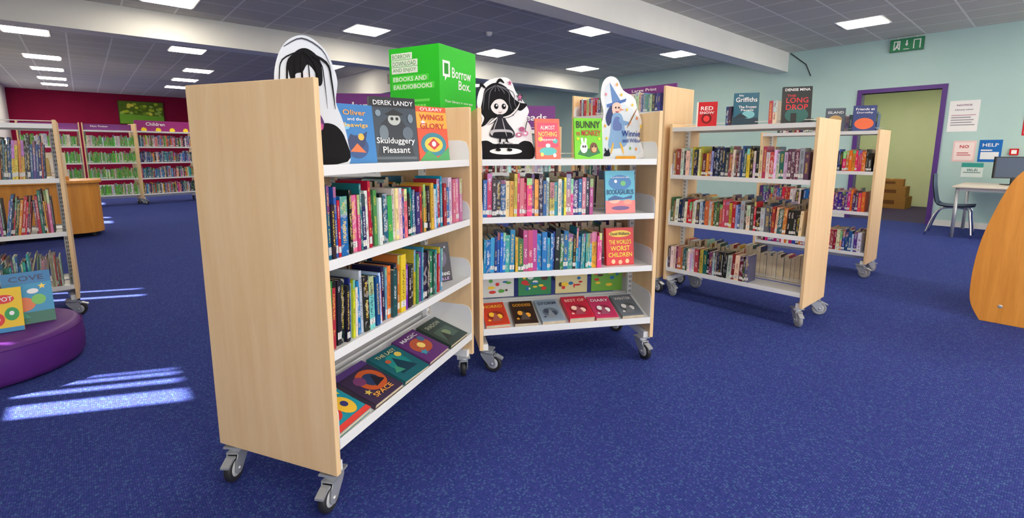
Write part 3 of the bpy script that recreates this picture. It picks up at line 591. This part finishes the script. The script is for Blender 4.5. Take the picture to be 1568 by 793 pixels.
wallposter('wall_poster',.99,1.27,1.09,1.43,(236,205,205),[(.08,.08,.92,.92,(245,228,226)),(.2,.3,.8,.34,(200,90,100)),(.2,.4,.7,.44,(200,90,100))],[('NO',.5,.72,.4,.15,(200,50,60))])
wallposter('wall_poster',.69,.955,1.09,1.44,(35,110,190),[(.1,.12,.9,.45,(235,240,245)),(.1,.5,.6,.56,(240,240,240))],[('HELP',.5,.77,.7,.15,W_)])
wallposter('wall_poster',.87,1.13,.84,1.07,(225,240,238),[(0,.7,1,1,(60,160,150)),(.1,.3,.9,.36,(120,150,150))],[('Wi-Fi',.5,.5,.5,.2,(30,110,110))])
wallposter('wall_poster',.3,.5,1.5,1.8,(200,40,50),[(.1,.1,.9,.5,(240,240,240))],[('FIRE',.5,.75,.7,.15,W_)])
wallposter('fire_call_point',.5,.6,1.2,1.3,(200,25,30),[(.2,.2,.8,.8,(245,245,245))],t=.04)
# exit sign
b=MB(); b.box(0,.46,-.04,0,0,.21,(18,110,70)); b.box(.01,.45,-.0415,-.04,.01,.2,(20,135,85))
y=-.043
b.flat([(.05,.03),(.14,.03),(.14,.18),(.05,.18)],y,W_); b.flat([(.065,.03),(.125,.03),(.125,.165),(.065,.165)],y-.001,(20,135,85))
b.flat(ell(.105,.15,.012,.014),y-.002,W_); b.flat([(.08,.08),(.1,.135),(.125,.13),(.11,.08),(.14,.04),(.125,.035),(.1,.07),(.075,.035),(.06,.04)],y-.002,W_)
b.flat([(.22,.12),(.22,.18),(.24,.18),(.24,.12),(.255,.12),(.23,.08),(.205,.12)],y,W_); b.box(.19,.27,-.0425,-.04,.03,.04,W_)
b.flat([(.32,.03),(.42,.03),(.42,.18),(.32,.18)],y,W_); b.flat([(.335,.03),(.405,.03),(.405,.165),(.335,.165)],y-.001,(20,135,85))
b.box(.1,.11,-.03,-.02,.21,.24,W_); b.box(.35,.36,-.03,-.02,.21,.24,W_)
b.build('exit_sign',None,ROOM@Tm(RR-.01,2.27,2.97)@Rz(-90))
b=MB(); b.tube([(RR-.01,3.9,CEIL-.02),(RR-.012,3.6,2.95),(RR-.012,3.5,2.72)],.008,K_,M_RUB); room(b,'wall_cable')
b=MB(); b.box(1.1,2.4,S1-.05,S1-.005,2.2,3.0,(60,70,30),M_CARD)
b.flat([(1.12,2.22),(2.38,2.22),(2.38,2.5),(1.12,2.55)],S1-.052,(110,165,50),M_CARD); b.flat([(1.12,2.55),(2.38,2.5),(2.38,2.98),(1.12,2.98)],S1-.052,(90,115,35),M_CARD)
rg2=random.Random(9)
for k in range(40):
    x=rg2.uniform(1.18,2.32); z=rg2.uniform(2.55,2.92); b.flat(ell(x,z,.06,.05,8),S1-.053-.0005*k,rg2.choice([(170,190,50),(120,150,40),(220,210,80),(80,110,30),(150,180,80)]),M_CARD)
room(b,'landscape_picture')
# ------------------------------------------------------------ far shelves
TL=[.225,.6,.97,1.34,1.7]
for org,rot,L,pal,hd in(((-10.33,10.25),41.35,1.0,GRN,0),((-9.55,10.93),41.35,.98,GRN,0),((-8.75,11.45),58,1.3,KID,1)):
    F,_=bookcase('tall_bookcase',org,rot,L,.4,1.89,TL,slope=False)
    b=MB()
    for z in TL[:4]: row(b,.03,L-.04,.02,top(z),(.2,.27),(.012,.03),(.1,.13),pal,rg,.05)
    done(b,'shelved_books',F)
    if hd:
        b=MB(); b.box(.02,L-.02,.1,.115,1.72,1.98,(150,34,120)); b.text('Children',.45,1.9,.4,.08,.098,W_)
        for k in range(4): b.flat(star(.2+.3*k,1.76,.07,8,.7),.092-.001*k,(245,220,40))
        done(b,'shelf_header_sign',F)
    else:
        b=MB(); b.box(.02,L-.02,.1,.115,1.73,1.87,(120,50,130)); b.text('Non Fiction',.3,1.82,.3,.04,.098,W_); done(b,'shelf_header_sign',F)
# ------------------------------------------------------------ podium counter (left)
PO=Tm(-6.97,6.36,0)@Rz(41.35)
E=empty('curved_wood_counter',PO)
b=MB()
pts=[(0,0),(.9,0)]+[(.9+.28*math.sin(t),.28-.28*math.cos(t)) for t in [i*math.pi/16 for i in range(1,9)]]+[(1.18,.75),(0,.75)]
def pl(mb,pts,z0,z1,m):
    n=len(pts); v=[(p[0],p[1],z0) for p in pts]+[(p[0],p[1],z1) for p in pts]
    mb.add(v,[list(range(n-1,-1,-1)),list(range(n,2*n))]+[(i,(i+1)%n,n+(i+1)%n,n+i) for i in range(n)],(255,255,255),m)
pl(b,pts,.07,.8,M_WOOD2)
big=[(p[0]+(.03 if p[0]>.5 else -.03),p[1]+(.03 if p[1]>.4 else -.03)) for p in pts]; pl(b,big,.8,.84,M_WOOD2)
b.build('counter_body',E,bevel=.004)
b=MB()
for x,y in((.1,.1),(1.05,.2),(.1,.65),(1.05,.65)): b.lathe([(0,0),(.03,0),(.035,.01),(.035,.05),(.03,.06),(.012,.062),(.012,.072)],(50,50,52),X=Tm(x,y,0))
b.build('counter_feet',E)
FC=PO@Tm(0,0,.841)
b=MB(); b.box(.55,.85,.3,.55,0,.05,m=M_WOOD2)
for k in range(5): b.box(.58+.045*k,.615+.045*k,.32,.33,.05,.34-.015*k,[(230,225,200),(200,180,120),(235,235,230),(120,160,120),(220,200,150)][k],M_CARD)
b.box(.56,.84,.4,.41,.05,.4,(236,228,205),M_CARD); done(b,'leaflet_stand',FC)
# ------------------------------------------------------------ ottoman
OC=(-3.10,2.68); OH=.245
b=MB(); b.lathe([(0,.002),(.42,.002),(.445,.012),(.455,.04),(.46,.12),(.455,.2),(.44,.225),(.41,.237),(.3,.243),(0,OH)],(255,255,255),M_VINYL,64,Tm(OC[0],OC[1],0))
b.lathe([(.452,.212),(.4575,.207),(.452,.202)],(60,20,90),M_VINYL,64,Tm(OC[0],OC[1],0)); b.build('round_ottoman')
FO=Tm(-2.98,2.80,OH+.001)@Rz(41.35)
b=MB(); b.box(-.3,.1,-.02,.16,0,.012,m=M_WOOD); b.box(-.3,-.288,-.02,.16,0,.16,m=M_WOOD); b.box(.088,.1,-.02,.16,0,.16,m=M_WOOD); b.box(-.3,.1,.148,.16,0,.2,m=M_WOOD); b.box(-.3,.1,-.02,-.01,0,.06,m=M_WOOD); done(b,'picture_book_box',FO)
cover('picture_book',FO,-.04,-.11,0,.21,.31,.008,12,4,(30,150,200),[('r',0,0,1,.22,(20,110,90)),('e',.35,.38,.28,.14,(235,120,60)),('e',.7,.45,.15,.1,(120,200,90)),('e',.3,.4,.06,.03,W_),('e',.6,.62,.12,.05,W_),('p',[(.1,.1),(.3,.3),(.5,.12)],(30,150,120)),('r',0,.78,1,1,(20,120,180)),('s',.8,.7,.06,(250,220,90))],[('COVE',.5,.88,.7,.1,(20,40,90))])
cover('picture_book',FO,-.11,-.2,0,.15,.25,.008,12,-4,(240,200,30),[('e',.3,.3,.2,.15,(220,50,50)),('e',.7,.4,.2,.15,(40,160,80)),('e',.5,.75,.3,.1,(220,50,50)),('e',.3,.3,.08,.06,W_),('r',0,0,1,.1,(40,140,200)),('e',.7,.42,.07,.05,W_)],[('SPOT',.5,.75,.5,.1,W_)])
b=MB(); row(b,-.28,.08,.02,.013,(.3,.38),(.006,.012),(.1,.12),[(0,160,200),(30,170,180),(240,240,240),(30,90,160),(20,140,90)],rg,.12); done(b,'shelved_books',FO)
# ------------------------------------------------------------ right counter end panel
b=MB(); cr=4.97
out=[(.3,.0),(.36,.12),(.375,.27),(.365,.5),(.33,.72),(.255,1.0),(.185,1.13),(.05,1.25),(-.3,1.33),(-1.2,1.35)]
o=cat(out,False,5)+[(-1.2,0)]
b.prism(o,cr,cr+.035,(255,255,255),M_WOOD2,SW)
b.box(cr+.035,cr+1.5,-1.2,-.5,.02,1.02,m=M_WOOD2); b.box(cr+.035,cr+1.55,-1.25,-.35,1.02,1.06,m=M_WOOD2)
b.lathe([(0,-.004),(.012,-.004),(.014,0)],(180,180,180),M_STEEL,16,Tm(cr,.2,.13)@Ry(90)); 
room(b,'reception_counter',.003)
# ------------------------------------------------------------ table + chairs + monitor
E=empty('reading_table',ROOM@Tm(9.5,-.6,0))
b=MB(); b.box(0,1.3,0,1.66,.735,.76,(222,212,198)); b.build('table_top',E,bevel=.006)
b=MB()
for x in(.06,1.24):
    for y in(.06,1.6): b.tube([(x,y,0),(x,y,.735)],.022,(120,122,128),M_STEEL,12)
b.box(.06,1.24,.05,.07,.69,.735,m=M_STEEL); b.box(.06,1.24,1.59,1.61,.69,.735,m=M_STEEL); b.box(.05,.07,.06,1.6,.69,.735,m=M_STEEL); b.build('table_frame',E)
def chair(r,s,rot,col=(78,96,122)):
    E=empty('plastic_chair',ROOM@Tm(r,s,0)@Rz(rot))
    b=MB(); prof=[(-.23,.455),(-.1,.44),(.05,.435),(.15,.445),(.2,.48),(.225,.55),(.245,.65),(.265,.78),(.275,.92)]
    prof=cat(prof,False,3); n=len(prof); v=[];f=[];K=9
    for off in(0,.01):
        for i,(y,z) in enumerate(prof):
            hw=.24-.02*(i/n)-(.06*max(0,(i/n-.85)/.15)**2)-.03*max(0,1-i/3)
            for k in range(K):
                u=-1+2*k/(K-1); cup=.035*u*u*(1 if i<n*.5 else .6)
                if i<n*.45: v.append((hw*u,y,z+cup*.7-off))
                else: v.append((hw*u,y-cup+off,z))
    for i in range(n-1):
        for k in range(K-1):
            a=i*K+k; f.append((a,a+1,a+K+1,a+K)); c=a+n*K; f.append((c,c+K,c+K+1,c+1))
    b.add(v,f,col,M_PAINT,True); b.build('shell_seat',E)
    b=MB()
    for sx in(-1,1):
        b.tube(cat([(sx*.235,-.24,0),(sx*.2,-.2,.3),(sx*.18,-.16,.42),(sx*.18,.1,.42),(sx*.2,.2,.3),(sx*.235,.28,0)],False,4),.013,(200,200,200),M_CHROME,8)
    b.tube([(-.18,-.14,.42),(.18,-.14,.42)],.01,(200,200,200),M_CHROME); b.tube([(-.18,.1,.42),(.18,.1,.42)],.01,(200,200,200),M_CHROME); b.build('chair_legs',E)
chair(9.8,1.04,2)
b=MB(); X=Tm(10.35,.48,.761)@Rz(-60); b.box(-.12,.12,-.09,.09,0,.012,K_,X=X); b.box(-.03,.03,.0,.03,.01,.15,K_,X=X); b.box(-.26,.26,-.02,.02,.1,.42,(28,28,32),X=X); b.box(-.245,.245,-.0215,-.02,.115,.405,(60,76,100),X=X); room(b,'desktop_monitor',.003)
# ------------------------------------------------------------ lights, world, camera
sun=bpy.data.lights.new('sun','SUN'); sun.energy=50; sun.angle=.02; sun.color=(1,.92,.8)
so=bpy.data.objects.new('sun_light',sun); S.collection.objects.link(so)
d=(ROOM.to_3x3()@Vector((.729,-.369,-.574))).normalized(); so.rotation_mode='QUATERNION'; so.rotation_quaternion=d.to_track_quat('-Z','Y'); so.location=(-8,6,6)
w=bpy.data.worlds.new('daylight'); S.world=w; w.use_nodes=True; bg=w.node_tree.nodes['Background']; bg.inputs[0].default_value=(1.0,.975,.93,1); bg.inputs[1].default_value=3.0
cam=bpy.data.cameras.new('camera'); cam.lens=17.0; cam.sensor_width=36; cam.clip_end=100
cam.shift_y=-(396.5-344)/1568
co=bpy.data.objects.new('camera',cam); S.collection.objects.link(co); co.location=(0,0,1.265); co.rotation_euler=(math.radians(90-8.68),0,0); S.camera=co
S.view_settings.view_transform='Standard'; S.view_settings.look='None'; S.view_settings.exposure=.1
